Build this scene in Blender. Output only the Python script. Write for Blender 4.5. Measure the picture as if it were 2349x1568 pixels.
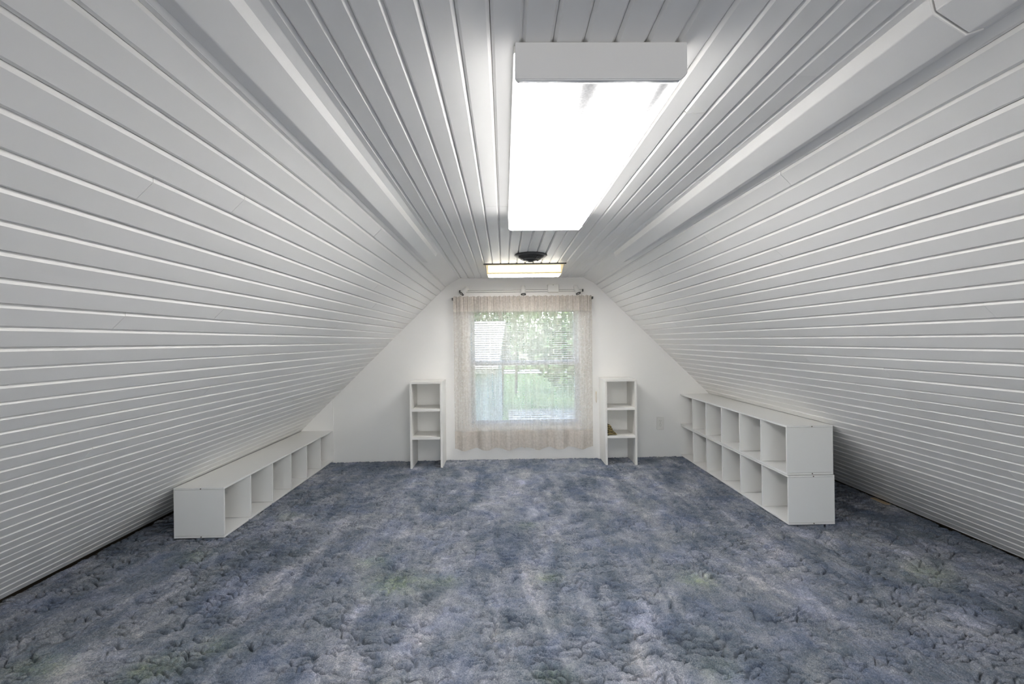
import bpy, bmesh, math, random
import numpy as np
from mathutils import Vector, Matrix

random.seed(7)
SC = bpy.context.scene
COL = SC.collection
for o in list(bpy.data.objects):
    bpy.data.objects.remove(o, do_unlink=True)

# ------------------------------------------------------------------ camera
EYE = 1.11                                   # camera height above the carpet
W, H, F = 2349.0, 1568.0, 1044.0             # focal length in pixels (16 mm)
YAW, PITCH, ROLL = math.radians(1.014), math.radians(-0.122), math.radians(-0.7)
fwd = Vector((math.sin(YAW) * math.cos(PITCH), math.cos(YAW) * math.cos(PITCH), math.sin(PITCH)))
rgt = Vector((math.cos(YAW), -math.sin(YAW), 0))
upv = rgt.cross(fwd)
RX = math.cos(ROLL) * rgt + math.sin(ROLL) * upv
UX = -math.sin(ROLL) * rgt + math.cos(ROLL) * upv
cam_d = bpy.data.cameras.new('camera')
cam_d.sensor_width = 36.0
cam_d.lens = F / W * 36.0
cam_d.clip_start = 0.02
cam = bpy.data.objects.new('camera', cam_d)
m = Matrix((RX, UX, -fwd)).transposed().to_4x4()
m.translation = Vector((0, 0, EYE))
cam.matrix_world = m
COL.objects.link(cam)
SC.camera = cam

# ------------------------------------------------------------------ world, sun, exposure
wd = bpy.data.worlds.new('world')
SC.world = wd
wd.use_nodes = True
wn = wd.node_tree
sky = wn.nodes.new('ShaderNodeTexSky')
sky.sky_type = 'NISHITA'
sky.sun_disc = False
sky.sun_elevation = math.radians(50)
sky.sun_rotation = math.radians(262)
bgn = wn.nodes['Background']
bgn.inputs['Strength'].default_value = 0.46
hsv = wn.nodes.new('ShaderNodeHueSaturation')            # thin high haze: paler than a clear sky
hsv.inputs['Saturation'].default_value = 0.8
wn.links.new(sky.outputs[0], hsv.inputs['Color'])
wn.links.new(hsv.outputs[0], bgn.inputs[0])
sun_d = bpy.data.lights.new('sun', 'SUN')
sun_d.energy = 2.3
sun_d.angle = math.radians(1.0)
sun_d.color = (1.0, 0.96, 0.9)
sun = bpy.data.objects.new('sun', sun_d)
sun.rotation_euler = (math.radians(40), 0, math.radians(-82))   # high, from the side
COL.objects.link(sun)
vs = SC.view_settings
vs.view_transform = 'Standard'
vs.look = 'None'
vs.gamma = 1.0
vs.use_curve_mapping = False
vs.exposure = 0.87
cy = SC.cycles
cy.use_adaptive_sampling = True
cy.adaptive_threshold = 0.25
cy.max_bounces = 7
cy.diffuse_bounces = 6
cy.glossy_bounces = 3
cy.transmission_bounces = 4
cy.transparent_max_bounces = 8
cy.caustics_reflective = False
cy.caustics_refractive = False
# fill light added at an unseen rear window to brighten camera-facing surfaces
ptd = bpy.data.lights.new('rear_fill_light', 'AREA')
ptd.shape = 'RECTANGLE'; ptd.size = 1.84; ptd.size_y = 1.09
ptd.energy = 17.5
ptd.color = (1.0, 0.97, 0.93)
pt = bpy.data.objects.new('rear_fill_light', ptd)
pt.location = (0.15, -2.41, 0.975); pt.rotation_euler = (math.radians(90), 0, math.radians(0))
COL.objects.link(pt)
LENS_POWER = 12.0          # radiance of the long ceiling lamp's diffuser
SMALL_POWER = 18.0         # radiance of the small warm lamp

# ------------------------------------------------------------------ materials
def nodes(name):
    mt = bpy.data.materials.new(name)
    mt.use_nodes = True
    nt = mt.node_tree
    return mt, nt, nt.nodes['Principled BSDF'], nt.nodes['Material Output']

def N(nt, kind, **kw):
    n = nt.nodes.new(kind)
    for k, v in kw.items():
        if k in n.inputs:
            n.inputs[k].default_value = v
        else:
            setattr(n, k, v)
    return n

def ramp(nt, src, stops):
    r = nt.nodes.new('ShaderNodeValToRGB')
    e = r.color_ramp.elements
    while len(e) < len(stops):
        e.new(0.5)
    for i, (p, c) in enumerate(stops):
        e[i].position = p
        e[i].color = (c[0], c[1], c[2], 1)
    nt.links.new(src, r.inputs[0])
    return r

def paint(name, col, rough=0.45, var=0.03, scale=(6, 6, 6), bump=0.05, coord='Object', bscale=60.0):
    mt, nt, b, out = nodes(name)
    tc = nt.nodes.new('ShaderNodeTexCoord')
    mp = N(nt, 'ShaderNodeMapping'); mp.inputs['Scale'].default_value = scale
    nt.links.new(tc.outputs[coord], mp.inputs[0])
    nz = N(nt, 'ShaderNodeTexNoise', Scale=1.0, Detail=5.0)
    nt.links.new(mp.outputs[0], nz.inputs[0])
    r = ramp(nt, nz.outputs[0], [(0.3, [c * (1 - var) for c in col]), (0.7, [min(1, c * (1 + var)) for c in col])])
    nt.links.new(r.outputs[0], b.inputs['Base Color'])
    b.inputs['Roughness'].default_value = rough
    if bump:
        nb = N(nt, 'ShaderNodeTexNoise', Scale=bscale, Detail=3.0)
        nt.links.new(mp.outputs[0] if coord == 'Generated' else tc.outputs[coord], nb.inputs[0])
        bp = N(nt, 'ShaderNodeBump', Strength=bump, Distance=0.003)
        nt.links.new(nb.outputs[0], bp.inputs['Height'])
        nt.links.new(bp.outputs[0], b.inputs['Normal'])
    return mt

def emit(name, col, strength):
    mt, nt, b, out = nodes(name)
    b.inputs['Base Color'].default_value = (*[0.8 * c for c in col], 1)
    b.inputs['Roughness'].default_value = 0.35
    b.inputs['Emission Color'].default_value = (*col, 1)
    b.inputs['Emission Strength'].default_value = strength
    return mt

WHITE = (0.79, 0.79, 0.785)
M = {}
# planks: grain runs along world Y
def plank_mat():
    mt, nt, b, out = nodes('plank_paint')
    g = nt.nodes.new('ShaderNodeNewGeometry')
    mp = N(nt, 'ShaderNodeMapping'); mp.inputs['Scale'].default_value = (120, 3.5, 120)
    nt.links.new(g.outputs['Position'], mp.inputs[0])
    nz = N(nt, 'ShaderNodeTexNoise', Scale=1.0, Detail=4.0)
    nt.links.new(mp.outputs[0], nz.inputs[0])
    oi = nt.nodes.new('ShaderNodeObjectInfo')
    mx = N(nt, 'ShaderNodeMath', operation='MULTIPLY_ADD'); mx.inputs[1].default_value = 0.35; mx.inputs[2].default_value = 0.3
    nt.links.new(oi.outputs['Random'], mx.inputs[0])
    r = ramp(nt, mx.outputs[0], [(0.3, (0.83, 0.82, 0.80)), (0.65, (0.86, 0.85, 0.83))])
    nt.links.new(r.outputs[0], b.inputs['Base Color'])
    b.inputs['Roughness'].default_value = 0.42
    # dents and drips of paint
    v = N(nt, 'ShaderNodeTexNoise', Scale=9.0, Detail=6.0)
    nt.links.new(g.outputs['Position'], v.inputs[0])
    vr = ramp(nt, v.outputs[0], [(0.70, (0, 0, 0)), (0.76, (1, 1, 1))])
    ad = N(nt, 'ShaderNodeMath', operation='MULTIPLY_ADD'); ad.inputs[1].default_value = 0.25
    nt.links.new(nz.outputs[0], ad.inputs[0]); nt.links.new(vr.outputs[0], ad.inputs[2])
    bp = N(nt, 'ShaderNodeBump', Strength=0.22, Distance=0.0012)
    nt.links.new(ad.outputs[0], bp.inputs['Height'])
    nt.links.new(bp.outputs[0], b.inputs['Normal'])
    return mt
M['plank'] = plank_mat()
M['trim'] = paint('trim_paint', (0.85, 0.84, 0.82), 0.4, 0.02, (8, 2, 8), 0.12, bscale=25)
M['wall'] = paint('wall_paint', (0.85, 0.84, 0.825), 0.5, 0.015, (2, 2, 2), 0.06, bscale=90)
M['backing'] = paint('bare_board', (0.16, 0.13, 0.10), 0.8, 0.2, (20, 3, 20), 0)
M['laminate'] = paint('white_laminate', (0.77, 0.765, 0.75), 0.38, 0.012, (4, 4, 4), 0.02)
M['bookcase'] = paint('bookcase_paint', (0.80, 0.785, 0.755), 0.42, 0.03, (9, 9, 5), 0.1, bscale=30)
M['plastic'] = paint('white_plastic', (0.78, 0.77, 0.74), 0.35, 0.01, (9, 9, 9), 0)
M['capgrey'] = paint('lamp_end_cap', (0.76, 0.76, 0.76), 0.4, 0.01, (9, 9, 9), 0.02)
M['cream'] = paint('yellowed_plastic', (0.80, 0.70, 0.47), 0.4, 0.06, (14, 14, 14), 0)
M['black'] = paint('black_metal', (0.035, 0.035, 0.035), 0.4, 0.2, (30, 30, 30), 0)
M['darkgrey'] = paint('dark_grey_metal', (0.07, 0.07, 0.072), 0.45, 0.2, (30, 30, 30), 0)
M['screw'] = paint('dark_screw', (0.10, 0.08, 0.06), 0.5, 0.1, (30, 30, 30), 0)
M['slotgrey'] = paint('grey_slot', (0.30, 0.29, 0.28), 0.5, 0.05, (30, 30, 30), 0)
M['wood'] = paint('bare_wood', (0.55, 0.42, 0.27), 0.7, 0.15, (60, 8, 60), 0.1)
M['tan'] = paint('tan_cord', (0.55, 0.45, 0.33), 0.6, 0.1, (30, 30, 30), 0)
M['blind'] = paint('blind_vinyl', (0.80, 0.80, 0.82), 0.4, 0.01, (5, 5, 5), 0)
M['vinylwin'] = paint('window_vinyl', (0.80, 0.80, 0.82), 0.4, 0.01, (5, 5, 5), 0)

# ------------------------------------------------------------------ mesh helpers
def obj(name, me, mat, parent=None, smooth=False):
    if isinstance(me, bmesh.types.BMesh):
        bm = me
        bmesh.ops.recalc_face_normals(bm, faces=bm.faces[:])
        me = bpy.data.meshes.new(name)
        bm.to_mesh(me); bm.free()
    o = bpy.data.objects.new(name, me)
    if not me.materials:
        me.materials.append(mat)
    if smooth:
        for p in me.polygons:
            p.use_smooth = True
    COL.objects.link(o)
    if parent is not None:
        o.parent = parent
    return o

def tag(o, label=None, cat=None, group=None, kind=None):
    if label: o['label'] = label
    if cat: o['category'] = cat
    if group: o['group'] = group
    if kind: o['kind'] = kind
    return o

def thing(name, loc, label, cat, group=None, rz=0.0):
    o = bpy.data.objects.new(name, None)
    o.empty_display_size = 0.05
    o.location = loc
    o.rotation_euler = (0, 0, rz)
    COL.objects.link(o)
    return tag(o, label, cat, group)

def box(x0, x1, y0, y1, z0, z1, bev=0.0, bm=None):
    own = bmesh.new()
    bmesh.ops.create_cube(own, size=1.0)
    bmesh.ops.scale(own, vec=(x1 - x0, y1 - y0, z1 - z0), verts=own.verts)
    bmesh.ops.translate(own, vec=((x0 + x1) / 2, (y0 + y1) / 2, (z0 + z1) / 2), verts=own.verts)
    if bev:
        bmesh.ops.bevel(own, geom=own.edges[:], offset=bev, segments=1, affect='EDGES')
    if bm is None:
        return own
    t = bpy.data.meshes.new('t'); own.to_mesh(t); own.free()
    bm.from_mesh(t); bpy.data.meshes.remove(t)
    return bm

def prism(pts, y0, y1, axis='y'):
    """extrude a polygon given as (x, z) along y (or (y, z) along x)"""
    bm = bmesh.new()
    f = (lambda p, t: (p[0], t, p[1])) if axis == 'y' else (lambda p, t: (t, p[0], p[1]))
    a = [bm.verts.new(f(p, y0)) for p in pts]
    b = [bm.verts.new(f(p, y1)) for p in pts]
    n = len(pts)
    bm.faces.new(a); bm.faces.new(b[::-1])
    for i in range(n):
        bm.faces.new((a[i], b[i], b[(i + 1) % n], a[(i + 1) % n]))
    return bm

def lathe(profile, seg=32, mat=None, cap=True):
    """profile: list of (r, z); spun about z"""
    bm = bmesh.new()
    rings = []
    for r, z in profile:
        if r < 1e-6:
            rings.append([bm.verts.new((0, 0, z))])
        else:
            rings.append([bm.verts.new((r * math.cos(2 * math.pi * i / seg), r * math.sin(2 * math.pi * i / seg), z)) for i in range(seg)])
    for a, b in zip(rings, rings[1:]):
        for i in range(seg):
            j = (i + 1) % seg
            if len(a) == 1 and len(b) == 1: continue
            if len(a) == 1: bm.faces.new((a[0], b[i], b[j]))
            elif len(b) == 1: bm.faces.new((a[i], b[0], a[j]))
            else: bm.faces.new((a[i], b[i], b[j], a[j]))
    if mat is not None:
        bmesh.ops.transform(bm, matrix=mat, verts=bm.verts)
    return bm

def tube(pts, r, seg=8):
    bm = bmesh.new()
    pts = [Vector(p) for p in pts]
    prev = None
    rings = []
    for i, p in enumerate(pts):
        d = (pts[min(i + 1, len(pts) - 1)] - pts[max(i - 1, 0)]).normalized()
        ref = Vector((0, 0, 1)) if abs(d.z) < 0.9 else Vector((1, 0, 0))
        u = d.cross(ref).normalized(); v = d.cross(u)
        rings.append([bm.verts.new(p + r * (math.cos(2 * math.pi * k / seg) * u + math.sin(2 * math.pi * k / seg) * v)) for k in range(seg)])
    for a, b in zip(rings, rings[1:]):
        for k in range(seg):
            bm.faces.new((a[k], b[k], b[(k + 1) % seg], a[(k + 1) % seg]))
    bm.faces.new(rings[0]); bm.faces.new(rings[-1][::-1])
    return bm

# ------------------------------------------------------------------ room shell
YN, YF = -2.4, 4.31                          # rear gable, far gable
ZC = EYE + 0.596                             # ceiling of planks
AL, AR = math.radians(44.3), math.radians(44.4)
dL = Vector((math.cos(AL), 0, math.sin(AL))); nL = Vector((dL.z, 0, -dL.x))
dR = Vector((-math.cos(AR), 0, math.sin(AR))); nR = Vector((-dR.z, 0, dR.x))
bL = Vector((-0.536, 0, EYE + 0.525)); bR = Vector((0.861, 0, EYE + 0.544))
PITCH_W = 0.0624

# one plank mesh, unit length along y; local x across the width, local z out of the wall
def plank_mesh():
    hw = PITCH_W / 2; v = 0.0070; dp = 0.0070
    pts = [(-hw + 0.0003, -0.018), (-hw + 0.0003, -dp), (-hw + v, 0), (hw - v, 0), (hw - 0.0003, -dp), (hw - 0.0003, -0.018)]
    bm = prism(pts, 0, 1)
    bmesh.ops.recalc_face_normals(bm, faces=bm.faces[:])
    me = bpy.data.meshes.new('plank'); bm.to_mesh(me); bm.free()
    me.materials.append(M['plank'])
    return me
PM = plank_mesh()

def plank_row(parent, c, ax, nn, y0, y1, cuts, jit, sx=1.0):
    """a row of planks end to end, centred on point c, width axis ax, outward normal nn"""
    cur = [y0] + sorted(cuts) + [y1]
    for a, b in zip(cur, cur[1:]):
        off = random.uniform(-jit, jit)
        o = bpy.data.objects.new('plank', PM)
        R = Matrix((ax, Vector((0, 1, 0)), nn)).transposed().to_4x4()
        tilt = Matrix.Rotation(random.uniform(-0.006, 0.006), 4, 'Y')
        yaw = Matrix.Rotation(random.uniform(-1, 1) * 0.00012, 4, 'Z')
        S = Matrix.Diagonal((sx, b - a - 0.0012, 1, 1))
        o.matrix_world = Matrix.Translation(c + nn * off + Vector((0, a, 0))) @ R @ yaw @ tilt @ S
        COL.objects.link(o)
        o.parent = parent

def slab(name, b, d, n, top, length):
    """backing board behind the planks of a slope"""
    p = [b + d * top - n * 0.019, b - d * length - n * 0.019, b - d * length - n * 0.06, b + d * top - n * 0.06]
    o = obj(name, prism([(q.x, q.z) for q in p], YN - 0.1, YF + 0.1), M['backing'])
    return tag(o, kind='structure')

wl = slab('wall_left', bL, dL, nL, 0.12, 2.50)
tag(wl, 'white painted sloping plank wall above the single low shelf unit', 'wall')
wr = slab('wall_right', bR, dR, nR, 0.10, 2.54)
tag(wr, 'white painted sloping plank wall above the stacked shelf units', 'wall')

def joints(p=0.45):
    r = random.random()
    if r < p: return [random.uniform(0.9, 3.6)]
    if r < p + 0.1: return [random.uniform(0.9, 1.9), random.uniform(2.6, 3.8)]
    return []

def slope_planks(par, b, d, n, first, axis):
    k = -1
    while True:
        top = first - PITCH_W * k
        bot = top - PITCH_W
        zt = (b + d * top).z; zb = (b + d * bot).z
        if zb > 0.012:
            plank_row(par, b + d * (top + bot) / 2, axis, n, YN, YF, joints(), 0.0007)
        else:
            fr = (zt - 0.012) / (zt - zb)
            if fr > 0.15:
                plank_row(par, b + d * (top + (bot - top) * fr / 2), axis, n, YN, YF, [], 0.0005, fr)
            break
        k += 1
slope_planks(wl, bL, dL, nL, -0.0095, -dL)
slope_planks(wr, bR, dR, nR, -0.0285, dR)

ceil = obj('ceiling', box(-0.62, 0.95, YN - 0.1, YF + 0.1, ZC + 0.019, ZC + 0.06), M['backing'])
tag(ceil, 'flat white plank ceiling between the two slopes', 'ceiling', kind='structure')
for k in range(-8, 12):
    x0 = 0.0439 + k * 0.0625
    if x0 + 0.0625 > 0.81: break
    cuts = [2.02] if k in (-2, -1) else joints(0.25)
    plank_row(ceil, Vector((x0 + 0.03125, 0, ZC)), Vector((-1, 0, 0)), Vector((0, 0, -1)), YN, YF, cuts, 0.0005)

# corner fillers (flush boards closing the corner) and the bevelled battens nailed over them
def rel(p): return (p[0], p[1] + EYE)
fl = [rel(p) for p in [(-0.405, 0.600), (-0.418, 0.5955), (-0.536, 0.524), (-0.551, 0.524), (-0.50, 0.600)]]
fr_ = [rel(p) for p in [(0.742, 0.602), (0.754, 0.598), (0.861, 0.543), (0.876, 0.543), (0.83, 0.602)]]
tag(obj('trim_1', prism(fl, YN, YF), M['trim']), 'flush white filler board along the ceiling corner above the single shelf unit', 'trim', kind='structure')
tag(obj('trim_2', prism(fr_, YN, YF), M['trim']), 'flush white filler board along the ceiling corner above the stacked shelf units', 'trim', kind='structure')
bl_ = [rel(p) for p in [(-0.433, 0.590), (-0.4446, 0.565), (-0.497, 0.527), (-0.528, 0.529), (-0.49, 0.565)]]
br_ = [rel(p) for p in [(0.756, 0.601), (0.764, 0.567), (0.8225, 0.529), (0.857, 0.541), (0.82, 0.58)]]
def batten(name, prof, y0, y1, label):
    bm = prism(prof, y0, y1)
    o = obj(name, bm, M['trim'])
    md = o.modifiers.new('bevel', 'BEVEL'); md.width = 0.0022; md.segments = 2; md.limit_method = 'ANGLE'
    return tag(o, label, 'trim', kind='structure')
batten('trim_3', bl_, YN, 3.03, 'thick white bevelled batten under the ceiling corner, above the single shelf unit')
batten('trim_4', br_, 0.79, 3.10, 'thick white bevelled batten under the ceiling corner, above the stacked shelf units')
batten('trim_5', [(p[0] + 0.001, p[1] + 0.002) for p in br_], YN, 0.787, 'bevelled batten continuing behind the butt joint of the thick batten')

# far gable with window opening
WX0, WX1, WZ0, WZ1 = -0.335, 0.725, EYE - 0.815, EYE + 0.335
bm = bmesh.new()
for (x0, x1, z0, z1) in ((-2.7, WX0, -0.2, 1.9), (WX1, 3.0, -0.2, 1.9), (WX0, WX1, -0.2, WZ0), (WX0, WX1, WZ1, 1.9)):
    box(x0, x1, YF, YF + 0.11, z0, z1, bm=bm)
wf = tag(obj('wall_far', bm, M['wall']), 'smooth white gable wall around the curtained window', 'wall', kind='structure')
pz = EYE - 0.513
tag(obj('trim_6', prism([(-1.612, -0.01), (-1.612, pz + 0.008), (-2.24, -0.01)], YF - 0.007, YF), M['wall']), 'thin white panel on the gable wall behind the end of the single shelf unit', 'trim', kind='structure')
RX0, RX1, RZ0, RZ1 = -0.80, 1.10, 0.40, 1.55
bm = bmesh.new()
for (x0, x1, z0, z1) in ((-2.7, RX0, -0.2, 1.9), (RX1, 3.0, -0.2, 1.9), (RX0, RX1, -0.2, RZ0), (RX0, RX1, RZ1, 1.9)):
    box(x0, x1, YN - 0.1, YN, z0, z1, bm=bm)
tag(obj('wall_rear', bm, M['wall']), 'white gable wall behind the viewer', 'wall', kind='structure')

# ------------------------------------------------------------------ floor and carpet
fl_o = tag(obj('floor', box(-2.75, 3.05, YN - 0.1, YF + 0.1, -0.12, -0.04), M['backing']), 'floor covered in blue grey sculpted carpet', 'floor', kind='structure')

def worley(x, y, sx, sy, seed):
    gx = x / sx; gy = y / sy
    ix = np.floor(gx).astype(np.int64); iy = np.floor(gy).astype(np.int64)
    f1 = np.full(x.shape, 9.0); f2 = np.full(x.shape, 9.0); idv = np.zeros(x.shape); dyc = np.zeros(x.shape)
    def hsh(a, b, s):
        h = np.sin(a * 127.1 + b * 311.7 + s * 74.7) * 43758.5453
        return h - np.floor(h)
    for dx in (-1, 0, 1):
        for dy in (-1, 0, 1):
            cx = ix + dx; cy = iy + dy
            px = cx + hsh(cx, cy, seed); py = cy + hsh(cx, cy, seed + 1)
            d = np.sqrt((gx - px) ** 2 + (gy - py) ** 2)
            nearer = d < f1
            f2 = np.where(nearer, f1, np.minimum(f2, d))
            idv = np.where(nearer, hsh(cx, cy, seed + 2), idv)
            dyc = np.where(nearer, gy - py, dyc)
            f1 = np.where(nearer, d, f1)
    return f1, f2, idv, dyc

def vnoise(x, y, s, seed):
    gx = x / s; gy = y / s
    ix = np.floor(gx); iy = np.floor(gy)
    fx = gx - ix; fy = gy - iy
    fx = fx * fx * (3 - 2 * fx); fy = fy * fy * (3 - 2 * fy)
    def hsh(a, b):
        h = np.sin(a * 12.9898 + b * 78.233 + seed * 37.7) * 43758.5453
        return h - np.floor(h)
    a = hsh(ix, iy); b = hsh(ix + 1, iy); c = hsh(ix, iy + 1); d = hsh(ix + 1, iy + 1)
    return (a * (1 - fx) + b * fx) * (1 - fy) + (c * (1 - fx) + d * fx) * fy

def carpet():
    X0, X1 = -2.225, 2.575
    ys = np.concatenate([np.linspace(YN, 1.25, 40)[:-1], 1.25 + np.cumsum(np.concatenate([[0], np.linspace(0.0032, 0.0068, 640)]))])
    ys = ys[ys < YF - 0.004]; ys = np.append(ys, YF - 0.002)
    xs = np.linspace(X0, X1, 1250)
    gx, gy = np.meshgrid(xs, ys)
    x = gx.ravel(); y = gy.ravel()
    wx = x + 0.05 * (vnoise(x, y, 0.11, 1) - 0.5) + 0.018 * (vnoise(x, y, 0.03, 2) - 0.5)
    wy = y + 0.05 * (vnoise(x, y, 0.11, 3) - 0.5) + 0.018 * (vnoise(x, y, 0.03, 4) - 0.5)
    f1, f2, idv, dyc = worley(wx, wy, 0.066, 0.034, 5)
    edge = f2 - f1
    mask = np.clip((vnoise(x * 0.7, y, 0.035, 7) * 0.6 + vnoise(x, y, 0.20, 17) * 0.25 - 0.32) * 3.6, 0, 1)
    crev = np.exp(-(edge / 0.14) ** 2) * mask
    g1, g2, gid, _ = worley(wx + 0.3, wy, 0.023, 0.019, 11)
    fine = np.exp(-((g2 - g1) / 0.25) ** 2)
    z = (0.007 * (idv - 0.5) - 0.007 * dyc * (0.35 + 0.65 * mask)) * np.clip(edge / 0.3, 0, 1) - 0.026 * crev - 0.004 * fine - 0.002 * g1 + 0.006 * (vnoise(x, y, 0.16, 9) - 0.5)
    z += 0.0040 * (vnoise(x, y, 0.011, 13) - 0.5)
    z -= 0.002
    # frayed edge thinning against the slopes and gable
    ed = np.minimum.reduce([x - X0, X1 - x, YF - y])
    z -= 0.010 * np.exp(-np.clip(ed, 0, 1) / 0.012)
    ny, nx = gx.shape
    co = np.stack([x, y, z], 1).astype(np.float32)
    i = np.arange(ny * nx).reshape(ny, nx)
    q = np.stack([i[:-1, :-1], i[:-1, 1:], i[1:, 1:], i[1:, :-1]], -1).reshape(-1, 4).astype(np.int32)
    me = bpy.data.meshes.new('carpet')
    me.vertices.add(len(co)); me.vertices.foreach_set('co', co.ravel())
    me.loops.add(q.size); me.loops.foreach_set('vertex_index', q.ravel())
    me.polygons.add(len(q))
    me.polygons.foreach_set('loop_start', np.arange(0, q.size, 4, dtype=np.int32))
    me.polygons.foreach_set('loop_total', np.full(len(q), 4, dtype=np.int32))
    me.polygons.foreach_set('use_smooth', np.ones(len(q), dtype=bool))
    me.update()
    return me

def carpet_mat():
    mt, nt, b, out = nodes('sculpted_carpet')
    L = nt.links.new
    g = nt.nodes.new('ShaderNodeNewGeometry')
    def nz(scale, sx=1, sy=1, detail=4.0, rough=0.6, dist=0.0, loc=0.0, rot=0.0):
        mp = N(nt, 'ShaderNodeMapping'); mp.inputs['Scale'].default_value = (sx, sy, 1)
        mp.inputs['Location'].default_value = (loc, loc, 0)
        mp.inputs['Rotation'].default_value = (0, 0, rot)
        L(g.outputs['Position'], mp.inputs[0])
        n = N(nt, 'ShaderNodeTexNoise', Scale=scale, Detail=detail, Roughness=rough, Distortion=dist)
        L(mp.outputs[0], n.inputs[0])
        return n.outputs[0]
    def math_(op, a, bv, c=None):
        n = N(nt, 'ShaderNodeMath', operation=op)
        for s, v in zip(n.inputs, (a, bv, c)):
            if v is None: continue
            if hasattr(v, 'node'): L(v, s)
            else: s.default_value = v
        return n.outputs[0]
    big = nz(2.6, 1.1, 0.85, 6, 0.66, 0.9)                 # dye patches and vacuum strokes
    strokes = nz(3.4, 2.2, 0.55, 4, 0.55, 1.2, 3.0)
    med = nz(16, 1, 1, 4, 0.7, 0.4, 1.0)
    fine = nz(230, 1, 1, 3, 0.7, 0, 2.0)
    t = math_('MULTIPLY_ADD', big, 1.0, 0.0)
    t = math_('MULTIPLY_ADD', strokes, 0.60, t)
    t = math_('MULTIPLY_ADD', med, 0.50, t)
    t = math_('MULTIPLY_ADD', fine, 0.85, t)
    t = math_('MULTIPLY_ADD', t, 1.0, -0.96)
    r = ramp(nt, t, [(0.20, (0.068, 0.092, 0.140)), (0.40, (0.142, 0.172, 0.222)), (0.58, (0.265, 0.287, 0.342)), (0.80, (0.53, 0.53, 0.58))])
    r.color_ramp.interpolation = 'EASE'
    # hue drift between navy, slate green and lavender
    hue = nz(5.5, 1, 1, 3, 0.6, 0.5, 7.0)
    hr = ramp(nt, hue, [(0.32, (0.92, 0.97, 1.12)), (0.5, (1, 1, 1)), (0.68, (1.03, 1.02, 0.94))])
    mul = N(nt, 'ShaderNodeMix', data_type='RGBA', blend_type='MULTIPLY'); mul.inputs[0].default_value = 0.8
    L(r.outputs[0], mul.inputs[6]); L(hr.outputs[0], mul.inputs[7])
    col = mul.outputs[2]
    # yellow green stains
    sep = nt.nodes.new('ShaderNodeSeparateXYZ'); L(g.outputs['Position'], sep.inputs[0])
    st = None
    for (sx, sy, rx, ry, a) in STAINS:
        dx = math_('DIVIDE', math_('SUBTRACT', sep.outputs[0], sx), rx)
        dy = math_('DIVIDE', math_('SUBTRACT', sep.outputs[1], sy), ry)
        d2 = math_('ADD', math_('MULTIPLY', dx, dx), math_('MULTIPLY', dy, dy))
        e = math_('MULTIPLY', math_('POWER', 2.718, math_('MULTIPLY', d2, -1.0)), a)
        st = e if st is None else math_('ADD', st, e)
    wob = nz(22, 1, 1, 5, 0.7, 0.6, 11.0)
    st = math_('MULTIPLY', st, math_('MULTIPLY_ADD', wob, 3.2, -0.8))
    cl = N(nt, 'ShaderNodeClamp'); L(st, cl.inputs[0])
    mx = N(nt, 'ShaderNodeMix', data_type='RGBA', blend_type='MULTIPLY')
    L(cl.outputs[0], mx.inputs[0]); L(col, mx.inputs[6]); mx.inputs[7].default_value = (1.15, 1.28, 0.70, 1)
    L(mx.outputs[2], b.inputs['Base Color'])
    b.inputs['Roughness'].default_value = 0.95
    b.inputs['Specular IOR Level'].default_value = 0.1
    b.inputs['Sheen Weight'].default_value = 0.15
    b.inputs['Sheen Roughness'].default_value = 0.5
    f2 = nz(150, 1, 1, 5, 0.75, 0, 5.0)
    bp = N(nt, 'ShaderNodeBump', Strength=0.9, Distance=0.006)
    L(f2, bp.inputs['Height'])
    L(bp.outputs[0], b.inputs['Normal'])
    return mt

def floor_at(px, py):
    """floor point under a pixel of the photograph"""
    r = fwd + RX * ((px - W / 2) / F) - UX * ((py - H / 2) / F)
    k = -EYE / r.z
    return r.x * k, r.y * k
STAINS = []
for (px, py, rr, a) in ((905, 1335, 0.10, 1.0), (860, 1285, 0.07, 0.7), (1015, 1330, 0.06, 0.7), (1600, 1325, 0.075, 0.8), (85, 1530, 0.10, 0.7),
                        (345, 1535, 0.09, 0.7), (440, 1275, 0.09, 0.5), (1270, 1545, 0.05, 0.8), (1210, 1200, 0.05, 0.6), (2130, 1310, 0.12, 0.5),
                        (1260, 1320, 0.06, 0.5), (660, 1180, 0.08, 0.4), (500, 1475, 0.07, 0.5), (1650, 1530, 0.06, 0.5)):
    x, y = floor_at(px, py)
    STAINS.append((x, y, rr * 1.15, rr * 0.9, a * 0.8))
M['carpet'] = carpet_mat()
cp = obj('carpet', carpet(), M['carpet'], fl_o)
tag(cp, 'blue grey sculpted pile carpet with pale strokes and green stains', kind='stuff')

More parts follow.
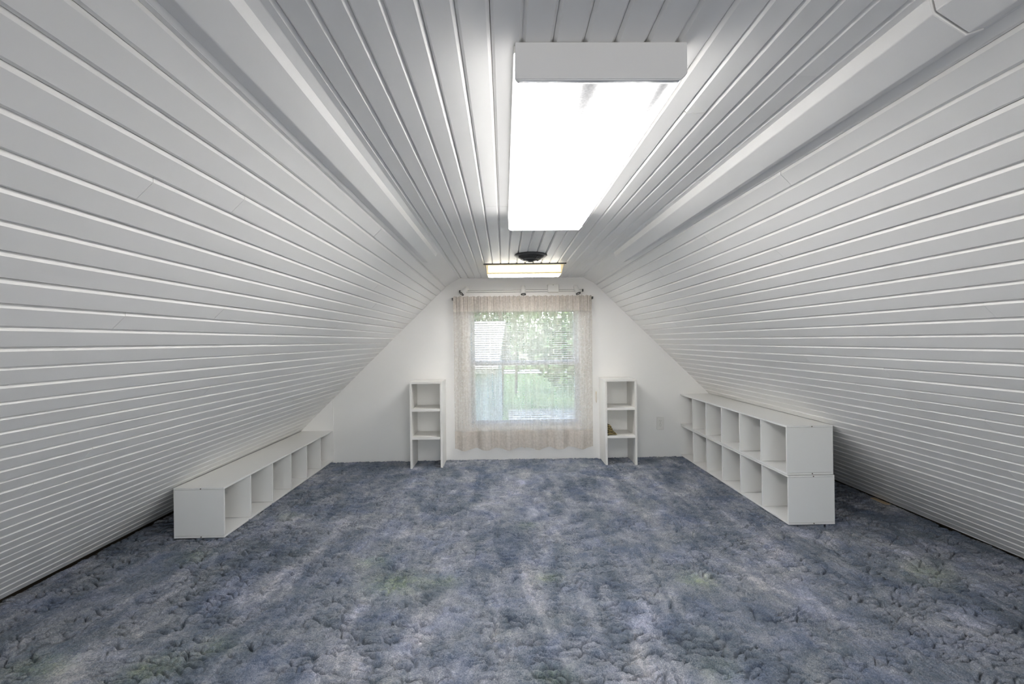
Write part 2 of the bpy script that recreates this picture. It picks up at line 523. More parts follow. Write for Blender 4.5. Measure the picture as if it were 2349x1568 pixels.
# ------------------------------------------------------------------ long ceiling lamp
hz_l = 0.52 - 0.596
def lens_mat():
    mt, nt, b, out = nodes('prismatic_lens')
    L = nt.links.new
    tc = nt.nodes.new('ShaderNodeTexCoord')
    sep = nt.nodes.new('ShaderNodeSeparateXYZ'); L(tc.outputs['Object'], sep.inputs[0])
    def mth(op, a, bv, c=None):
        n = N(nt, 'ShaderNodeMath', operation=op)
        for s, v in zip(n.inputs, (a, bv, c)):
            if v is None: continue
            if hasattr(v, 'node'): L(v, s)
            else: s.default_value = v
        return n.outputs[0]
    # dim streaks painted into the emission, as if seen between two tubes, fading lengthwise
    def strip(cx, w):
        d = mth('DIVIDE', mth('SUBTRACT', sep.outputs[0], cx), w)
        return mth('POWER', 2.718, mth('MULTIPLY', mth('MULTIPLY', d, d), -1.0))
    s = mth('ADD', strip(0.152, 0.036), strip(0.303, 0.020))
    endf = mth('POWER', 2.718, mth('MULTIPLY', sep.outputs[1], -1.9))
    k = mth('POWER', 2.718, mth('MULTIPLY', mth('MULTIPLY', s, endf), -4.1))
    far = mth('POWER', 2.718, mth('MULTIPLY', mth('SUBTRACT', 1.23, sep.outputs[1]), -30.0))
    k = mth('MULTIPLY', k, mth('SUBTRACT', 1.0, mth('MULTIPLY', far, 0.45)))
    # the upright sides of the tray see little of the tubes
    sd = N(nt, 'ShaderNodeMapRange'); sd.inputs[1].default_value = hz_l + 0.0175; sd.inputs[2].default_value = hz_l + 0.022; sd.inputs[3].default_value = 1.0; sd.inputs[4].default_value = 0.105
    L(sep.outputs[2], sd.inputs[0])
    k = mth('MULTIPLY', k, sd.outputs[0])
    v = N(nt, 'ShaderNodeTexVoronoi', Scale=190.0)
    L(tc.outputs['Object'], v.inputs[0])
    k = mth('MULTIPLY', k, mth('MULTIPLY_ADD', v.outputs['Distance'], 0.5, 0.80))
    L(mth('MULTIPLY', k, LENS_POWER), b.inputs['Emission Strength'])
    b.inputs['Emission Color'].default_value = (1.0, 0.98, 0.955, 1)
    b.inputs['Base Color'].default_value = (0.45, 0.45, 0.47, 1)
    b.inputs['Roughness'].default_value = 0.25
    return mt
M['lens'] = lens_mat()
LX0, LX1, LY0, LY1, LZ = 0.0295, 0.3618, 0.908, 2.145, EYE + 0.52
lamp = thing('ceiling_lamp', (LX0, LY0, ZC), 'long fluorescent wrap lamp with glowing prismatic lens on the plank ceiling', 'ceiling lamp')
w_ = LX1 - LX0; hz = LZ - ZC; ln = LY1 - LY0
obj('housing', box(-0.002, 0.342, 0.012, ln - 0.008, -0.016, 0.0, 0.001), M['plastic'], lamp)
capp = [(0.0, 0.0), (-0.001, hz + 0.006), (0.004, hz - 0.0005), (w_ - 0.002, hz - 0.0005), (w_ + 0.0135, hz + 0.014), (w_ + 0.0135, 0.0)]
cap = obj('end_cap', prism(capp, 0.0, 0.012), M['capgrey'], lamp)
md = cap.modifiers.new('bevel', 'BEVEL'); md.width = 0.002; md.segments = 2; md.limit_method = 'ANGLE'
obj('cap_lip', box(0.002, w_ - 0.002, -0.0015, 0.0, hz + 0.0015, hz + 0.0125), M['capgrey'], cap)
obj('end_cap', prism(capp, ln - 0.008, ln), M['plastic'], lamp)
# lens: a bent tray, open upwards
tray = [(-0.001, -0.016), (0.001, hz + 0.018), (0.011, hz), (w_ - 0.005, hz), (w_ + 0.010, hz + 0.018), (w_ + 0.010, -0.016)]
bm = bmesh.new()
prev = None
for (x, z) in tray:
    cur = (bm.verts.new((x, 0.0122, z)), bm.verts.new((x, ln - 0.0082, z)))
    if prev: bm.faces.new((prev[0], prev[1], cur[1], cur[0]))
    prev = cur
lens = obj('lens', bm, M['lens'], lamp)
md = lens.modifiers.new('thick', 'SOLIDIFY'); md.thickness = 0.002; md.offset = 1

# ------------------------------------------------------------------ small warm lamp near the gable
SL = (-0.131, 3.50, ZC)
sl = thing('ceiling_lamp', SL, 'small warm glowing lamp with yellowed plastic frame beside the round vent', 'ceiling lamp', rz=math.radians(-1.2))
obj('shadow_strip', box(-0.020, 0.618, -0.004, 0.006, -0.0085, 0.0, 0.001), M['darkgrey'], sl)  # dark strip standing in for the shadow line along the lamp's top edge
obj('base_plate', box(0.004, 0.594, 0.006, 0.225, -0.011, 0.0, 0.001), M['plastic'], sl)
LWID = 0.598
zt, zb_ = -0.011, -0.080
sideprof = [(0.0, zt), (0.0, zb_ + 0.006), (0.008, zb_), (0.185, zb_), (0.215, zt)]
bm = prism(sideprof, 0.0, LWID, axis='x')
for v in bm.verts:
    if v.co.z < zt - 0.02:
        v.co.x = 0.006 + v.co.x * (LWID - 0.022) / LWID
obj('frame', bm, emit('warm_shell', (1.0, 0.84, 0.50), 0.22), sl)
obj('lens', box(0.018, LWID - 0.026, -0.003, 0.0, zb_ + 0.013, zt - 0.006, 0.001), emit('warm_lens', (1.0, 0.95, 0.82), SMALL_POWER * 0.16), sl)
obj('lens', box(0.014, LWID - 0.024, 0.014, 0.175, zb_ - 0.003, zb_, 0.001), emit('warm_lens_under', (1.0, 0.98, 0.95), SMALL_POWER * 1.4), sl)

# ------------------------------------------------------------------ round black vent
vt = thing('ceiling_vent', (0.193, 3.155, ZC), 'round black stepped ceiling vent in front of the small warm lamp', 'vent')
obj('rim', lathe([(0.0, 0.0), (0.112, 0.0), (0.114, -0.006), (0.104, -0.013), (0.096, -0.012), (0.0, -0.012)], 40), M['darkgrey'], vt, True)
obj('cone', lathe([(0.092, -0.012), (0.088, -0.024), (0.074, -0.028), (0.070, -0.033), (0.055, -0.035), (0.050, -0.028), (0.0, -0.028)], 40), M['black'], vt, True)
hub = obj('hub', lathe([(0.050, -0.030), (0.042, -0.040), (0.022, -0.044), (0.018, -0.049), (0.0, -0.050)], 32), M['black'], vt, True)
for i in range(4):
    a = i * math.pi / 2 + 0.5
    obj('louvre', tube([(0.05 * math.cos(a), 0.05 * math.sin(a), -0.036), (0.094 * math.cos(a), 0.094 * math.sin(a), -0.018)], 0.005), M['darkgrey'], vt)

# ------------------------------------------------------------------ cube shelf units
def shelf_unit(x_front, x_back, y0, y1, z0, z1, label, flip, dz=None, slotted=True):
    """six open compartments facing the middle of the room"""
    u = thing('shelf_unit', ((x_front + x_back) / 2, y0, z0), label, 'shelf unit', 'white six compartment shelf units')
    t = 0.011
    wd2 = abs(x_back - x_front) / 2; L_ = y1 - y0; h_ = z1 - z0
    sf = -1 if x_front < x_back else 1              # side the openings face, in local x
    obj('top_panel', box(-wd2, wd2, 0.0, L_, h_ - t, h_, 0.0008), M['laminate'], u)
    obj('bottom_panel', box(-wd2, wd2, 0.0, L_, 0.0, t, 0.0008), M['laminate'], u)
    xb0, xb1 = (wd2 - 0.006, wd2) if sf < 0 else (-wd2, -wd2 + 0.006)
    obj('back_panel', box(xb0, xb1, 0.001, L_ - 0.001, t, h_ - t), M['laminate'], u)
    xi0, xi1 = (-wd2 + 0.0005, wd2 - 0.006) if sf < 0 else (-wd2 + 0.006, wd2 - 0.0005)
    cell = (L_ - t) / 6.0
    for i in range(6):
        yy = i * cell
        nm = 'end_panel' if i == 0 else 'divider'
        obj(nm, box(xi0, xi1, yy + (0.0015 if i == 0 else 0), yy + t, t + 0.0012, h_ - t - 0.0012, 0.0006), M['laminate'], u)
    # edge strips and pegs on the end facing the room
    for zz in (h_ - 0.0065, 0.0065):
        obj('peg', lathe([(0.0, 0.0), (0.0032, 0.0), (0.0032, 0.003), (0.0, 0.003)], 10, Matrix.Translation((0.012, 0.0, zz)) @ Matrix.Rotation(math.radians(90), 4, 'X')), M['screw'], u)
    return u
shelf_unit(-1.622, -1.908, 2.645, 4.303, 0.0, 0.289, 'low white open shelf unit standing alone in one tier along the plank wall', 1)
shelf_unit(1.675, 1.953, 2.667, 4.306, 0.0, 0.292, 'white open shelf unit on the carpet, lower one of the stacked pair', -1)
shelf_unit(1.672, 1.950, 2.672, 4.306, 0.2945, 0.587, 'white open shelf unit stacked on top of another shelf unit', -1)

# ------------------------------------------------------------------ narrow bookcases
def bookcase(x0, x1, y0, y1, h_, shelves, label, lean):
    t = 0.019
    b = thing('bookcase', ((x0 + x1) / 2, y0, 0.0), label, 'bookcase', 'narrow white bookcases beside the window')
    wd2 = (x1 - x0) / 2; dp = y1 - y0
    for s in (-1, 1):
        xa, xb = (-wd2, -wd2 + t) if s < 0 else (wd2 - t, wd2)
        obj('side_panel', box(xa, xb, 0, dp, -0.006, h_ - t, 0.0012), M['bookcase'], b)
    obj('top_panel', box(-wd2 - 0.002, wd2 + 0.002, -0.002, dp, h_ - t, h_, 0.0012), M['bookcase'], b)
    for z in shelves:
        obj('shelf', box(-wd2 + t, wd2 - t, 0.0, dp - 0.004, z - 0.022, z, 0.0012), M['bookcase'], b)
    b.rotation_euler = (0, 0, lean)
    return b
bookcase(-0.838, -0.553, 4.025, 4.300, 0.760, (0.519, 0.272), 'narrow white open-back bookcase with three empty compartments', 0.01)
bookcase(0.893, 1.177, 4.030, 4.298, 0.757, (0.506, 0.257), 'narrow white open-back bookcase with striped cloth on a shelf', -0.01)

# striped cloth lying on the middle shelf
def cloth_mat():
    mt, nt, b, out = nodes('striped_cloth')
    L = nt.links.new
    tc = nt.nodes.new('ShaderNodeTexCoord')
    wv = N(nt, 'ShaderNodeTexWave', Scale=16.0, Distortion=4.0, Detail=3.0)
    wv.bands_direction = 'Z'
    L(tc.outputs['Object'], wv.inputs[0])
    r = ramp(nt, wv.outputs[0], [(0.12, (0.04, 0.03, 0.018)), (0.32, (0.26, 0.19, 0.07)), (0.8, (0.46, 0.37, 0.17))])
    L(r.outputs[0], b.inputs['Base Color'])
    b.inputs['Roughness'].default_value = 0.9
    return mt
M['cloth'] = cloth_mat()
def cloth_roll():
    """a fan of folded layers, highest against the side panel"""
    bm = bmesh.new()
    rnd = random.Random(4)
    seg, ny = 18, 10
    for k in range(6):
        hl = 0.043 - 0.0045 * k
        th = 0.0085
        tilt = math.radians(-4 - 9.5 * k)
        cx, cz = hl * math.cos(tilt) + 0.001, 0.010 + 0.0155 * k - 0.30 * hl * math.sin(-tilt) * 0.5
        rings = []
        p1, p2 = rnd.uniform(0, 6), rnd.uniform(0, 6)
        for j in range(ny + 1):
            y = 0.012 + 0.165 * j / ny - 0.008 * k * (1 - j / ny)
            ring_ = []
            for i in range(seg):
                a = 2 * math.pi * i / seg
                wob = 1 + 0.10 * math.sin(3 * a + p1 + j * 0.5)
                lx, lz = hl * math.cos(a), th * math.sin(a) * wob + 0.002 * math.sin(j * 0.9 + p2)
                x = cx + lx * math.cos(tilt) - lz * math.sin(tilt)
                z = cz + lx * math.sin(tilt) + lz * math.cos(tilt)
                ring_.append(bm.verts.new((max(0.0, x), y, max(0.0, z))))
            rings.append(ring_)
        for r0, r1 in zip(rings, rings[1:]):
            for i in range(seg):
                bm.faces.new((r0[i], r0[(i + 1) % seg], r1[(i + 1) % seg], r1[i]))
        bm.faces.new(rings[0]); bm.faces.new(rings[-1][::-1])
    return bm
ct = obj('folded_cloth', cloth_roll(), M['cloth'], None, True)
ct.location = (0.916, 4.045, 0.2575)
tag(ct, 'crumpled gold and brown striped cloth on the bookcase shelf', 'cloth')

# ------------------------------------------------------------------ window, blind, curtains
def glass_mat():
    mt, nt, b, out = nodes('window_glass')
    tr = N(nt, 'ShaderNodeBsdfTransparent'); tr.inputs[0].default_value = (0.95, 0.97, 0.96, 1)
    gl = N(nt, 'ShaderNodeBsdfGlossy'); gl.inputs['Roughness'].default_value = 0.02
    nz = N(nt, 'ShaderNodeTexNoise', Scale=3.0)
    mxr = N(nt, 'ShaderNodeMath', operation='MULTIPLY_ADD'); mxr.inputs[1].default_value = 0.03; mxr.inputs[2].default_value = 0.04
    nt.links.new(nz.outputs[0], mxr.inputs[0])
    mx = nt.nodes.new('ShaderNodeMixShader')
    nt.links.new(mxr.outputs[0], mx.inputs[0])
    nt.links.new(tr.outputs[0], mx.inputs[1]); nt.links.new(gl.outputs[0], mx.inputs[2])
    nt.links.new(mx.outputs[0], out.inputs[0])
    return mt
M['glass'] = glass_mat()

def ring(x0, x1, z0, z1, wid, y0, y1):
    bm = bmesh.new()
    box(x0, x0 + wid, y0, y1, z0, z1, bm=bm); box(x1 - wid, x1, y0, y1, z0, z1, bm=bm)
    box(x0 + wid, x1 - wid, y0, y1, z1 - wid, z1, bm=bm); box(x0 + wid, x1 - wid, y0, y1, z0, z0 + wid, bm=bm)
    return bm
win = obj('window_1', ring(WX0, WX1, WZ0, WZ1, 0.018, YF - 0.002, YF + 0.112), M['vinylwin'])
tag(win, 'white double hung sash window in the gable behind the sheer curtains', 'window', kind='structure')
ZM = EYE - 0.213
for (z0, z1, y) in ((ZM - 0.018, WZ1 - 0.018, YF + 0.075), (WZ0 + 0.018, ZM + 0.018, YF + 0.045)):
    s = obj('sash', ring(WX0 + 0.018, WX1 - 0.018, z0, z1, 0.036, y, y + 0.028), M['vinylwin'], win)
    obj('pane', box(WX0 + 0.05, WX1 - 0.05, y + 0.012, y + 0.016, z0 + 0.03, z1 - 0.03), M['glass'], s)
# casing around the opening, on the wall
for (x0, x1, z0, z1) in ((WX0 - 0.055, WX0, WZ0 - 0.055, WZ1 + 0.055), (WX1, WX1 + 0.055, WZ0 - 0.055, WZ1 + 0.055), (WX0, WX1, WZ1, WZ1 + 0.055), (WX0, WX1, WZ0 - 0.055, WZ0)):
    obj('casing', box(x0, x1, YF - 0.014, YF, z0, z1, 0.002), M['trim'], win)

win2 = obj('added_rear_window', ring(RX0, RX1, RZ0, RZ1, 0.03, YN - 0.08, YN - 0.02), M['vinylwin'])  # unseen window, added to go with the fill light from behind
tag(win2, 'wide white window added unseen in the rear gable wall for the fill light', 'window', kind='structure')
obj('mullion', box(0.13, 0.17, YN - 0.075, YN - 0.025, RZ0 + 0.03, RZ1 - 0.03), M['vinylwin'], win2)
for x0, x1 in ((RX0 + 0.03, 0.13), (0.17, RX1 - 0.03)):
    obj('pane', box(x0, x1, YN - 0.052, YN - 0.048, RZ0 + 0.03, RZ1 - 0.03), M['glass'], win2)
BX0, BX1 = -0.312, 0.702
blind = thing('window_blind', ((BX0 + BX1) / 2, YF + 0.016, WZ1 - 0.02), 'white venetian mini blind with open slats inside the window frame', 'blind')
hw = (BX1 - BX0) / 2
obj('head_rail', box(-hw, hw, -0.013, 0.013, -0.026, 0.0, 0.001), M['blind'], blind)
bm = bmesh.new()
prof = [(-0.0115, -0.0012), (0.0, 0.0010), (0.0115, -0.0012)]
rows = [[bm.verts.new((sx * hw, p[0], p[1])) for p in prof] for sx in (-1, 1)]
for i in range(2):
    bm.faces.new((rows[0][i], rows[0][i + 1], rows[1][i + 1], rows[1][i]))
sm = bpy.data.meshes.new('slat'); bm.to_mesh(sm); bm.free(); sm.materials.append(M['blind'])
ns = 51
zlo = WZ0 + 0.045 - (WZ1 - 0.02)
for i in range(ns):
    o = bpy.data.objects.new('slat', sm); COL.objects.link(o); o.parent = blind
    o.location = (0, 0, -0.040 + (zlo + 0.040) * i / (ns - 1))
    o.rotation_euler = (math.radians(24 + random.uniform(-2, 2)), 0, 0)
obj('bottom_rail', box(-hw, hw, -0.011, 0.011, zlo - 0.026, zlo - 0.012, 0.001), M['blind'], blind)
for fx in (-0.8, 0.0, 0.8):
    obj('ladder_cord', box(fx * hw - 0.001, fx * hw + 0.001, -0.0128, -0.0118, zlo - 0.012, -0.026), M['blind'], blind)

def sheer_mat():
    mt, nt, b, out = nodes('sheer_lace')
    L = nt.links.new
    tc = nt.nodes.new('ShaderNodeTexCoord')
    sep = nt.nodes.new('ShaderNodeSeparateXYZ'); L(tc.outputs['Object'], sep.inputs[0])
    nz = N(nt, 'ShaderNodeTexNoise', Scale=60.0, Detail=4.0); L(tc.outputs['Object'], nz.inputs[0])
    # density by weave: doubled header sleeve, sheer field, embroidered hem
    mr = N(nt, 'ShaderNodeMapRange'); mr.inputs[1].default_value = 0.0; mr.inputs[2].default_value = 1.42
    L(sep.outputs[2], mr.inputs[0])
    dens = ramp(nt, mr.outputs[0], [(0.0, (0.86,) * 3), (0.085, (0.84,) * 3), (0.095, (0.92,) * 3), (0.115, (0.90,) * 3), (0.125, (0.44,) * 3), (0.895, (0.44,) * 3), (0.905, (0.86,) * 3), (1.0, (0.88,) * 3)])
    mpf = N(nt, 'ShaderNodeMapping'); mpf.inputs['Scale'].default_value = (1, 0, 0.03)
    L(tc.outputs['Object'], mpf.inputs[0])
    fold = N(nt, 'ShaderNodeTexNoise', Scale=42.0, Detail=3.0, Roughness=0.65); L(mpf.outputs[0], fold.inputs[0])
    fm = N(nt, 'ShaderNodeMath', operation='MULTIPLY_ADD'); fm.inputs[1].default_value = 0.60; fm.inputs[2].default_value = -0.30
    L(fold.outputs[0], fm.inputs[0])
    fa = N(nt, 'ShaderNodeMath', operation='ADD'); L(fm.outputs[0], fa.inputs[0]); L(dens.outputs[0], fa.inputs[1])
    add = N(nt, 'ShaderNodeMath', operation='MULTIPLY_ADD'); add.inputs[1].default_value = 0.22
    L(nz.outputs[0], add.inputs[0]); L(fa.outputs[0], add.inputs[2])
    sub = N(nt, 'ShaderNodeMath', operation='SUBTRACT', use_clamp=True); sub.inputs[1].default_value = 0.11
    L(add.outputs[0], sub.inputs[0])
    flo = N(nt, 'ShaderNodeMath', operation='MAXIMUM'); flo.inputs[1].default_value = 0.30
    L(sub.outputs[0], flo.inputs[0])
    col = ramp(nt, nz.outputs[0], [(0.3, (0.64, 0.585, 0.53)), (0.7, (0.74, 0.685, 0.63))])
    df = N(nt, 'ShaderNodeBsdfDiffuse'); L(col.outputs[0], df.inputs[0])
    tl = N(nt, 'ShaderNodeBsdfTranslucent'); L(col.outputs[0], tl.inputs[0])
    m1 = nt.nodes.new('ShaderNodeMixShader'); m1.inputs[0].default_value = 0.35
    L(df.outputs[0], m1.inputs[1]); L(tl.outputs[0], m1.inputs[2])
    tr = N(nt, 'ShaderNodeBsdfTransparent')
    m2 = nt.nodes.new('ShaderNodeMixShader')
    L(flo.outputs[0], m2.inputs[0]); L(tr.outputs[0], m2.inputs[1]); L(m1.outputs[0], m2.inputs[2])
    L(m2.outputs[0], out.inputs[0])
    return mt
M['sheer'] = sheer_mat()
CY = 4.232
CZB, CZT = EYE - 1.003, EYE + 0.418
def curtain(x0, x1, label, seed):
    rnd = random.Random(seed)
    nx, nz_ = 240, 46
    ph = [rnd.uniform(0, 6.28) for _ in range(8)]
    bm = bmesh.new()
    g = []
    for j in range(nz_ + 1):
        v = j / nz_                                   # 0 bottom, 1 top
        row = []
        for i in range(nx + 1):
            u = i / nx
            x = x0 + (x1 - x0) * u
            a_low = 0.022 * (1 - v) ** 0.8 + 0.008
            wob = 0.35 * math.sin(7 * x + ph[0])
            y = CY + a_low * math.sin(2 * math.pi * x / 0.215 + ph[1] + wob) + 0.006 * math.sin(2 * math.pi * x / 0.083 + ph[2] + v)
            gath = max(0.0, (v - 0.84) / 0.16)
            y += gath * (0.006 * math.sin(2 * math.pi * x / 0.031 + ph[3] + 2.2 * math.sin(8 * x + ph[5])) + 0.004 * math.sin(2 * math.pi * x / 0.019 + ph[4] + 2.6 * math.sin(15 * x)))
            z = CZB + (CZT - CZB) * v
            if j == 0:
                z += 0.007 * math.sin(2 * math.pi * x / 0.215 + ph[1] + wob)
            if j == nz_:
                z += 0.0035 * math.sin(2 * math.pi * x / 0.05 + ph[5] + 2.0 * math.sin(9 * x)) + 0.0025 * math.sin(2 * math.pi * x / 0.019 + ph[6] + 2.5 * math.sin(13 * x)) + rnd.uniform(-0.0015, 0.0015)
            row.append(bm.verts.new((x, y, z - CZB)))
        g.append(row)
    for j in range(nz_):
        for i in range(nx):
            bm.faces.new((g[j][i], g[j][i + 1], g[j + 1][i + 1], g[j + 1][i]))
    o = obj('lace_curtain', bm, M['sheer'], None, True)
    o.location.z = CZB
    return tag(o, label, 'curtain', 'sheer curtain panels on the window')
curtain(-0.467, 0.1885, 'sheer beige lace curtain panel hanging beside the empty bookcase', 3)
curtain(0.1905, 0.826, 'sheer beige lace curtain panel hanging beside the bookcase with the cloth', 9)
rod = thing('curtain_rod', (0.18, CY, EYE + 0.398), 'thin white curtain rod with dark end brackets above the window', 'curtain rod')
obj('rod', tube([(-0.65, 0.040, 0), (0.65, 0.040, 0)], 0.005), M['plastic'], rod)
for s in (-1, 1):
    obj('bracket', box(s * 0.655 - 0.004, s * 0.655 + 0.004, 0.004, YF - CY, -0.012, 0.010, 0.001), M['darkgrey'], rod)
hk = thing('cord_hook', (0.868, YF, EYE - 0.50), 'small tan cord hook on the gable wall beside the curtain', 'hook')
obj('hook', tube([(0, 0, 0.012), (0, -0.012, 0.012), (0.001, -0.018, 0.004), (0, -0.018, -0.004)], 0.003), M['tan'], hk)
obj('cord', tube([(-0.004, -0.015, 0.006), (-0.007, -0.012, -0.03), (-0.004, -0.008, -0.075), (0.003, -0.008, -0.095), (0.004, -0.010, -0.05), (0.003, -0.014, 0.004)], 0.0016, 6), M['tan'], hk)

# ------------------------------------------------------------------ track light above the window
tk = thing('track_light', (0.17, YF, EYE + 0.470), 'white track light rail with three spot heads above the curtains', 'track light')
obj('rail', box(-0.575, 0.575, -0.022, 0.0, -0.009, 0.011, 0.002), M['plastic'], tk)
obj('rail_slot', box(-0.57, 0.57, -0.0226, -0.022, 0.0075, 0.0098), M['darkgrey'], tk)
obj('rail_slot', box(-0.57, 0.57, -0.0226, -0.022, -0.0085, -0.0068), M['darkgrey'], tk)
bx = obj('junction_box', box(0.246, 0.350, -0.055, 0.0, -0.016, 0.058, 0.004), M['plastic'], tk)
obj('cover_screw', lathe([(0.0, 0.0), (0.003, 0.0), (0.003, 0.003), (0.0, 0.003)], 10, Matrix.Translation((0.298, -0.055, 0.050)) @ Matrix.Rotation(math.radians(90), 4, 'X')), M['screw'], bx)
obj('cord', tube([(0.250, -0.03, -0.014), (0.262, -0.034, -0.030), (0.285, -0.036, -0.038), (0.305, -0.036, -0.036)], 0.0018, 6), M['plastic'], tk)
obj('cord', tube([(0.346, -0.02, -0.014), (0.348, -0.026, -0.040), (0.345, -0.028, -0.070)], 0.0014, 6), M['plastic'], tk)
def head(x, yaw, pitch):
    R = Matrix.Translation((x, -0.062, 0.006)) @ Matrix.Rotation(math.radians(yaw), 4, 'Y') @ Matrix.Rotation(math.radians(pitch), 4, 'X')
    hd = obj('lamp_head', lathe([(0.0, 0.042), (0.016, 0.041), (0.021, 0.036), (0.0225, 0.0), (0.0235, -0.042), (0.0, -0.040)], 28, R), M['plastic'], tk, True)
    obj('ring', lathe([(0.0150, -0.0425), (0.0238, -0.0415), (0.0240, -0.0470), (0.0150, -0.0470), (0.0150, -0.0425)], 28, R), M['black'], hd, True)
    obj('lens', lathe([(0.0, -0.0440), (0.0148, -0.0440), (0.0148, -0.0425), (0.0, -0.0425)], 24, R), M['plastic'], hd)
    obj('mount', tube([R @ Vector((0, 0, 0.01)), (x, -0.03, 0.004), (x, -0.012, 0.002)], 0.007), M['plastic'], tk)
head(-0.531, 40, -18)
head(0.0165, 0, -14)
head(0.516, -18, -18)
for s, x in ((-1, -0.58), (1, 0.58)):
    obj('end_cap', box(x - 0.007, x + 0.007, -0.024, 0.0, -0.011, 0.013, 0.002), M['darkgrey'], tk)

# ------------------------------------------------------------------ wall outlet and wood sliver
ol = thing('wall_outlet', (1.479, YF, EYE - 0.799), 'white duplex wall outlet between bookcase and stacked shelf units', 'outlet')
obj('cover_plate', box(-0.035, 0.035, -0.006, 0.0, -0.060, 0.060, 0.0025), M['plastic'], ol)
for zz in (0.021, -0.021):
    sk = obj('socket', lathe([(0.0, 0.0), (0.0165, 0.0), (0.0165, 0.003), (0.0, 0.003)], 20, Matrix.Translation((0, -0.006, zz)) @ Matrix.Rotation(math.radians(90), 4, 'X')), M['plastic'], ol)
    for dx in (-0.006, 0.006):
        obj('slot', box(dx - 0.001, dx + 0.001, -0.0096, -0.0088, zz + 0.0005, zz + 0.0085), M['slotgrey'], sk)
    obj('ground_hole', box(-0.002, 0.002, -0.0096, -0.0088, zz - 0.0085, zz - 0.0045), M['slotgrey'], sk)
obj('plate_screw', lathe([(0.0, 0.0), (0.0028, 0.0), (0.0, 0.0018)], 10, Matrix.Translation((0, -0.006, 0)) @ Matrix.Rotation(math.radians(90), 4, 'X')), M['screw'], ol)
bm = prism([(0.0, 0.0), (0.034, 0.0), (0.034, 0.005), (0.004, 0.004)], 0.0, 0.125)
for v in bm.verts:
    if v.co.y > 0.06: v.co.x += 0.006
sh = obj('wood_shim', bm, M['wood'])
sh.location = (2.503, 2.955, 0.002)
sh.rotation_euler = (0, math.radians(3), math.radians(3))
tag(sh, 'thin sliver of bare wood poking out under the plank wall', 'wood scrap')

# ------------------------------------------------------------------ outside the window
GZ = -3.0
def leaf_mat(name, c0, c1):
    mt, nt, b, out = nodes(name)
    oi = nt.nodes.new('ShaderNodeNewGeometry')
    nz = N(nt, 'ShaderNodeTexNoise', Scale=2.2, Detail=4.0)
    nt.links.new(oi.outputs['Position'], nz.inputs[0])
    r = ramp(nt, nz.outputs[0], [(0.35, c0), (0.65, c1)])
    nt.links.new(r.outputs[0], b.inputs['Base Color'])
    b.inputs['Roughness'].default_value = 0.7
    return mt
M['leaf'] = leaf_mat('tree_leaves', (0.05, 0.13, 0.04), (0.22, 0.36, 0.10))
M['leaf2'] = leaf_mat('pale_tree_leaves', (0.10, 0.20, 0.08), (0.34, 0.48, 0.20))
M['bark'] = paint('bark', (0.12, 0.09, 0.07), 0.9, 0.3, (10, 10, 3), 0)
M['lawn'] = leaf_mat('lawn_grass', (0.12, 0.24, 0.06), (0.26, 0.38, 0.12))
M['roof'] = paint('weathered_shingle', (0.60, 0.53, 0.46), 0.85, 0.2, (3, 14, 14), 0)
M['siding'] = paint('pale_siding', (0.66, 0.68, 0.74), 0.7, 0.05, (1, 1, 8), 0)
M['pave'] = paint('concrete_drive', (0.62, 0.60, 0.58), 0.9, 0.08, (1, 1, 1), 0)
M['dark'] = paint('dark_window', (0.08, 0.09, 0.11), 0.2, 0.1, (1, 1, 1), 0)
tag(obj('ground', box(-40, 40, 4.7, 75, GZ - 0.3, GZ), M['lawn']), 'green lawn outside the window', 'lawn', kind='structure')
tag(obj('driveway', box(0.2, 14, 20, 27, GZ, GZ + 0.02), M['pave']), 'pale concrete drive across the lawn outside', 'driveway', kind='structure')

tag(obj('road', box(-40, 40, 56, 66, GZ, GZ + 0.02), M['pave']), 'pale road running past the far edge of the lawn', 'road', kind='structure')

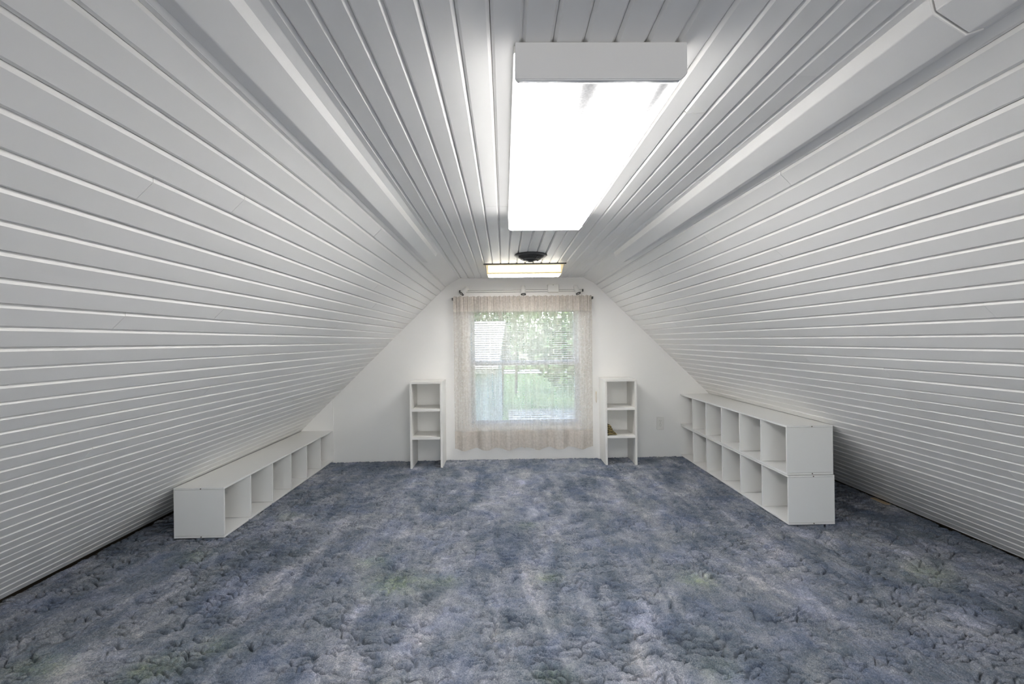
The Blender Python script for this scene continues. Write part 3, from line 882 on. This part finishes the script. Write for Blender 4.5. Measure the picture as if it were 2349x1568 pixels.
def tree(x, y, hgt, rad, mat, label, seed):
    rnd = random.Random(seed)
    t = thing('tree', (x, y, GZ), label, 'tree', 'trees outside the window')
    obj('trunk', tube([(0, 0, 0), (0.1, 0, hgt * 0.3), (0.0, 0.1, hgt * 0.6)], 0.10, 8), M['bark'], t)
    V = []; Fc = []
    for b_ in range(26):
        a = rnd.uniform(0, 6.28); rr = rad * math.sqrt(rnd.random()) * 0.8
        cx, cy, cz = rr * math.cos(a), rr * math.sin(a), hgt * rnd.uniform(0.30, 0.92)
        br = rad * rnd.uniform(0.28, 0.45)
        for k in range(150):
            th = rnd.uniform(0, 6.28); ph = math.acos(rnd.uniform(-1, 1)); q = br * rnd.uniform(0.7, 1.05)
            p = Vector((cx + q * math.sin(ph) * math.cos(th), cy + q * math.sin(ph) * math.sin(th), cz + q * math.cos(ph)))
            s = rnd.uniform(0.08, 0.17)
            u = Vector((rnd.gauss(0, 1), rnd.gauss(0, 1), rnd.gauss(0, 1))).normalized()
            w = u.orthogonal().normalized()
            i0 = len(V)
            V += [p - u * s, p + w * s * 0.6, p + u * s, p - w * s * 0.6]
            Fc.append((i0, i0 + 1, i0 + 2, i0 + 3))
    me = bpy.data.meshes.new('foliage'); me.from_pydata(V, [], Fc)
    tag(obj('foliage', me, mat, t), kind='stuff')
tree(3.0, 15.5, 8.5, 2.6, M['leaf2'], 'pale green leafy tree seen through the window beside the drive', 1)
tree(-0.2, 25.0, 10.0, 3.2, M['leaf'], 'dark green tree behind the neighbouring house', 2)
tree(7.0, 29.0, 10.0, 4.0, M['leaf'], 'broad dark green tree beyond the concrete drive', 3)
tree(0.9, 36.0, 11.0, 3.9, M['leaf2'], 'tall pale green tree far behind the drive', 4)
tree(-8.5, 27.0, 10.5, 3.6, M['leaf'], 'dark green tree over the ridge of the neighbouring house', 5)

hs = thing('neighbouring_house', (-3.86, 14.5, GZ), 'neighbouring house with pale shingle roof and blue grey siding', 'house', rz=math.radians(-4.4))
obj('wall', box(-3.3, 3.3, 0.4, 6.0, 0, 3.40), M['siding'], hs)
obj('roof', prism([(-0.3, 3.28), (3.2, 4.88), (6.7, 3.28), (6.7, 3.13), (3.2, 4.70), (-0.3, 3.13)], -3.7, 3.7, axis='x'), M['roof'], hs)
obj('downspout', box(2.72, 2.86, 0.26, 0.40, 0.0, 3.15), M['plastic'], hs)
for wx in (0.2, 1.5):
    wn_ = obj('window', box(wx, wx + 0.7, 0.36, 0.42, 1.0, 2.2), M['plastic'], hs)
    obj('pane', box(wx + 0.06, wx + 0.64, 0.34, 0.37, 1.06, 2.14), M['dark'], wn_)
